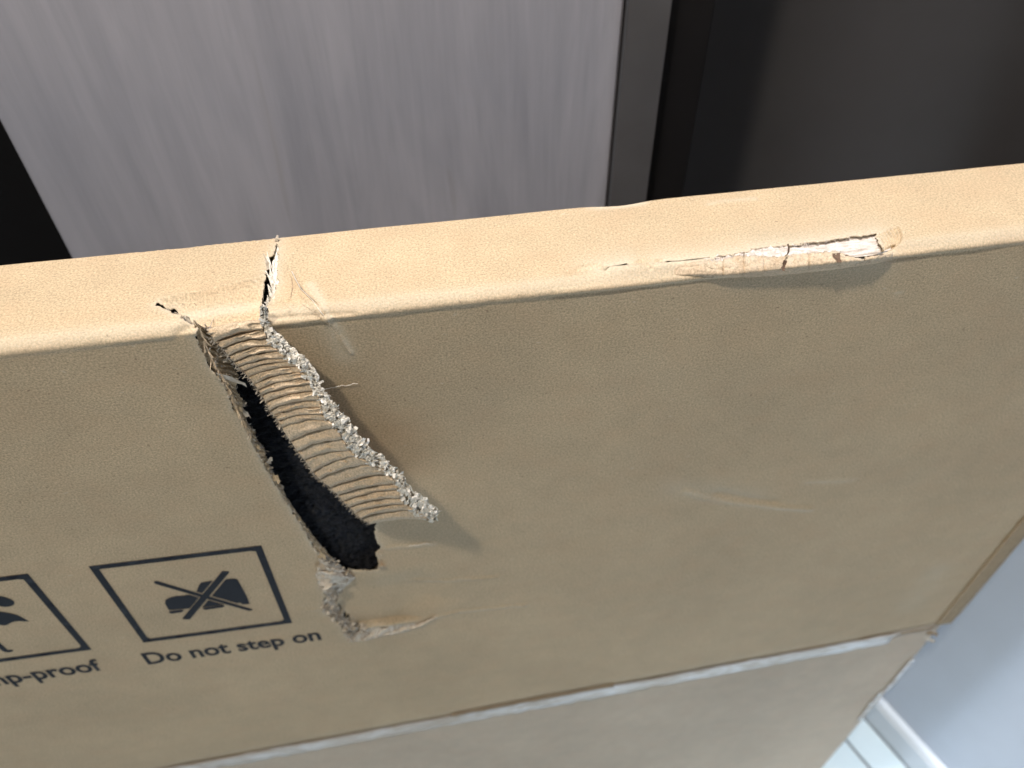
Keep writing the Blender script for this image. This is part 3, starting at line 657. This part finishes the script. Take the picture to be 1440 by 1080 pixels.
# umbrella with a drop, most of it outside the picture
dc = f2((18/3, 740+322/3)); um = c0[0]; th_ = np.linspace(0, 2*math.pi, 18, endpoint=False)
dr = lambda cx, cz, s: [(cx+s*math.cos(a), cz+s*(math.sin(a)+.5*max(0, math.sin(a))**3)) for a in th_]
dx = dc[0]-um; tipc = f2((125/3, 740+402/3)); hw = tipc[0]-um; zt = tipc[1]; top_z = zt+.020
can = [(um-hw+2*hw*i/20, zt+.0205*math.sqrt(max(0, 1-((i-10)/10)**2))) for i in range(21)]
scl = []; he = f2((5, 905)); hr = (he[0]-um+.0017)/2+.0008; hx = um+hr-.0017
for k in range(4):
    for j in range(6):
        a = j/6; x_ = um+hw-(k+a)*hw/2; scl.append((x_, zt-.001+.0035*math.sin(math.pi*a)))
print_mesh('printed_umbrella', [can+scl[1:], dr(um+dx, dc[1], .0052), dr(um-dx, dc[1], .0052), dr(um, dc[1]+.006, .0052)]+
           [bar((um, zt), (um, zt-.030), .0035)]+[[(hx+hr*math.cos(a), zt-.030+hr*math.sin(a)) for a in np.linspace(math.pi, 2*math.pi, 9)]+[(hx+(hr-.0034)*math.cos(a), zt-.030+(hr-.0034)*math.sin(a)) for a in np.linspace(2*math.pi, math.pi, 9)]], step=.002)
def text(name, s, bl, br, hcap):
    cu = bpy.data.curves.new(name, 'FONT'); cu.body = s; cu.size = 1; cu.resolution_u = 4; cu.offset = .023
    o = bpy.data.objects.new(name, cu); COL.objects.link(o); bpy.context.view_layer.update()
    me = bpy.data.meshes.new_from_object(o.evaluated_get(bpy.context.evaluated_depsgraph_get())); bpy.data.objects.remove(o)
    A = np.array([q.co[:2] for q in me.vertices]); x0, x1 = A[:, 0].min(), A[:, 0].max(); cap = .73
    bl, br = np.array(bl), np.array(br); t = (br-bl); n_ = np.array([-t[1], t[0]])/np.linalg.norm(t)
    Q = bl+np.outer((A[:, 0]-x0)/(x1-x0), t)+np.outer(A[:, 1]/cap*hcap, n_)
    Pp = sheet_pos(Q[:, 0], VV[24]+(H-RZ-Q[:, 1]), .00022)
    Fm = [tuple(p.vertices) for p in me.polygons]; bpy.data.meshes.remove(me)
    adopt(mesh(name, Pp, Fm, m_ink, None), box)
text('printed_text', 'Do not step on', f2((208.5, 934.5)), f2((452.5, 899)), .0172)
_r = f2((147, 942)); _w = (f2((452.5, 899))-f2((208.5, 934.5)))
text('printed_text', 'Damp-proof', _r-_w*.825, _r, .0172)
# ================================================================ BLACK PADDING inside the box
def padmat():
    t = NT('black_felt'); tc = t.n('ShaderNodeTexCoord'); v = tc.outputs['Object']
    n1 = t.tex(420, 4, v, .7); n2 = t.tex(60, 2, v)
    c = t.mix(t.rng(n1, .35, .7, 0, 1), (.0025, .0032, .006), (.012, .017, .034)); t.bump(n1, 1.0, .003)
    t.b.inputs['Sheen Weight'].default_value = .12; t.b.inputs['Sheen Roughness'].default_value = .6
    return t.fin(c, .95, .1)
m_pad = padmat()
u0, u1, z0, z1 = -.20, .05, .60, .885; NU, NZ = 190, 215; V = []
for j in range(NZ):
    for i in range(NU):
        x = u0+(u1-u0)*i/(NU-1); z = z1+(z0-z1)*j/(NZ-1)
        base = float(np.interp(z, [.66, .72, .78, .86], [.0110, .0105, .013, .019]))
        V.append((x, base+.0018*noise.noise((x*60, z*60, 0))+.0016*noise.noise((x*300, z*300, 4))+rng.normal(0, .0004), z))
Fc = grid_faces(NZ, NU); n0 = len(V)
V += [(u0, .045, z1), (u1, .045, z1), (u1, .045, z0), (u0, .045, z0)]
def rim_idx(): return ([i for i in range(NU)], [j*NU+NU-1 for j in range(NZ)], [(NZ-1)*NU+i for i in range(NU-1, -1, -1)], [j*NU for j in range(NZ-1, -1, -1)])
for k, e in enumerate(rim_idx()): Fc.append(tuple(e[::-1])+(n0+k, n0+(k+1) % 4))
Fc.append((n0, n0+1, n0+2, n0+3))
pad = mesh('foam_padding', V, Fc, m_pad)
pad['label'] = 'black fuzzy padding seen through the torn hole in the cardboard box'; pad['category'] = 'padding'
B = Bits()
for i in range(9000):
    q = V[int(rng.integers(0, NU*NZ))]; B.curl(q, rv()*.8+np.array([0, -.7, .1]), rv(), rng.uniform(.0008, .0024), .00013, rng.uniform(-1.5, 1.5), 3, .3)
o = mesh('felt_fuzz', B.V, B.F, m_pad, pad, 'stuff', smooth_=False)
# ================================================================ BACKGROUND
YP = 0.20
def bx(name, lo, hi, mat, bev=.0015, parent=None):
    bm = bmesh.new(); box_bm(bm, lo, hi, bev); return bm_obj(name, bm, mat, parent)
def woodmat():
    t = NT('grey_wood_laminate'); tc = t.n('ShaderNodeTexCoord'); v = tc.outputs['Object']
    a = t.tex(9, 4, v, .6, (2.6, 1, .40), 1.0); b = t.tex(60, 4, v, .65, (1.6, 1, .12), .4); d = t.tex(240, 3, v, .6, (1.2, 1, .06)); e = t.tex(6, 4, v, .6, (4, 1, .35), 1.4)
    f = t.math('ADD', t.math('MULTIPLY', a, .55), t.math('ADD', t.math('MULTIPLY', b, .30), t.math('MULTIPLY', d, .15)))
    c = t.mix(t.rng(f, .36, .62, 0, 1), (.335, .338, .392), (.455, .45, .508))
    c = t.mix(t.rng(e, .62, .75, 0, .45), c, (.29, .26, .26)); t.bump(d, .1, .001); return t.fin(c, .45, .4)
def plain(name, col, rough, spec=.4, var=.08, sc=20):
    t = NT(name); tc = t.n('ShaderNodeTexCoord'); n = t.tex(sc, 4, tc.outputs['Object'], .6)
    c = t.mix(t.rng(n, .3, .7, 0, 1), tuple(q*(1-var) for q in col), tuple(q*(1+var) for q in col)); return t.fin(c, rough, spec)
xl = front((50, 267), -YP)[0]; xa = front((871, 120), -YP)[0]; xb = front((930, 100), -YP)[0]; xc = front((995, 100), -YP)[0]
dr_ = bx('wooden_door', (xl, YP, 0.012), (xa-.0015, YP+.035, 2.05), woodmat()); dr_['label'] = 'grey wood grain door panel behind the cardboard box'; dr_['category'] = 'door'
fr = empty('door_frame', ((xa+xc)/2, YP, 0), 'charcoal metal frame strips beside the grey wood grain panel', 'door frame')
m_fr = plain('charcoal_metal', (.105, .102, .108), .5); m_fr2 = plain('black_rebate', (.012, .011, .012), .5, .2)
for nm, a, b, y, mt in (('frame_strip', xa, xb, YP-.004, m_fr), ('rebate_strip', xb+.0005, xc, YP+.006, m_fr2)):
    o = bx(nm, (a, y, 0.012), (b, y+.04, 2.05), mt, .0007); o.parent = fr; o.matrix_parent_inverse = Matrix.Translation(-fr.location)
PW = .62; bm = bmesh.new(); box_bm(bm, (-.08, 0, .012), (PW, .02, 2.05), .0015)
dp = bm_obj('dark_panel', bm, plain('dark_grey_panel', (.064, .059, .060), .45, .4, .1, 6)); dp.location = (xc, YP+.135, 0); dp.rotation_euler = (0, 0, math.radians(-11))
dp['label'] = 'dark grey plain panel standing right of the charcoal frame strips'; dp['category'] = 'panel'
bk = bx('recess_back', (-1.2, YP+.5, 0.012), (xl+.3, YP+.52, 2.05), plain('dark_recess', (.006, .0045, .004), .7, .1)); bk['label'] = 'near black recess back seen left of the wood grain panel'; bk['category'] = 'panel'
# floor of tiles, right wall with skirting
A0, A1 = flo((1220, 1014)), flo((1278, 1080)); wd_ = (A1-A0)[:2]; wd_ /= np.linalg.norm(wd_); wn = np.array([wd_[1], -wd_[0]])      # wn points to the room side
if wn[0] > 0: wn = -wn
base = A0[:2]
def wp_(s, t, z): q = base+wd_*s-wn*t; return (q[0], q[1], z)            # s along the wall towards the camera, t into the wall
def prism(name, s0, s1, prof, mat, parent=None):
    V = [wp_(s, t, z) for s in (s0, s1) for t, z in prof]; n = len(prof)
    Fc = [(i, (i+1) % n, n+(i+1) % n, n+i) for i in range(n)]+[tuple(range(n))[::-1], tuple(range(n, 2*n))]
    bm = bmesh.new(); vs = [bm.verts.new(q) for q in V]; [bm.faces.new([vs[i] for i in f]) for f in Fc]; return bm_obj(name, bm, mat, parent)
m_wall = plain('grey_painted_wall', (.66, .73, .85), .55, .35, .03, 8)
wl = prism('side_wall', -.17, 1.3, [(.0135, 0), (.0135, 2.3), (.15, 2.3), (.15, 0)], m_wall); wl['label'] = 'pale blue grey painted wall right of the cardboard box'; wl['category'] = 'wall'
hs = .052
prism('skirting_board', -.17, 1.3, [(0, 0), (0, hs-.008), (.004, hs-.001), (.013, hs), (.013, 0)], plain('white_skirting', (.80, .86, .94), .35, .5, .02), wl)
fm = bpy.data.meshes.new('floor'); fm.from_pydata([(-4, -4, -.004), (4, -4, -.004), (4, 4, -.004), (-4, 4, -.004)], [], [(0, 1, 2, 3)])
fl_ob = link('floor', fm, plain('grey_grout', (.22, .23, .24), .8, .2), None, 'structure')
def tilemat():
    t = NT('pale_floor_tile'); tc = t.n('ShaderNodeTexCoord'); n = t.tex(9, 5, tc.outputs['Object'], .6)
    c = t.mix(t.rng(n, .3, .7, 0, 1), (.66, .79, .88), (.76, .87, .94)); return t.fin(c, .25, .5)
m_tile = tilemat()
q1 = flo((1196, 1048))[:2]-base; cut = abs(q1 @ wn)
ts = .30; first = None
for r in range(8):
    t0 = -.002 if r == 0 else -(cut+.0022+(r-1)*ts); t1 = -(cut-.0022) if r == 0 else -(cut+r*ts-.0022)
    for k in range(9):
        s0 = -.75+k*ts; s1 = s0+ts-.0044
        bm = bmesh.new(); vs = [bm.verts.new(wp_(s, t, z)) for z in (-.012, .0) for s, t in ((s0, t0), (s1, t0), (s1, t1), (s0, t1))]
        for f in ((0, 1, 2, 3), (4, 5, 6, 7), (0, 1, 5, 4), (1, 2, 6, 5), (2, 3, 7, 6), (3, 0, 4, 7)): bm.faces.new([vs[i] for i in f])
        bm_obj('floor_tile', bm, m_tile, fl_ob)
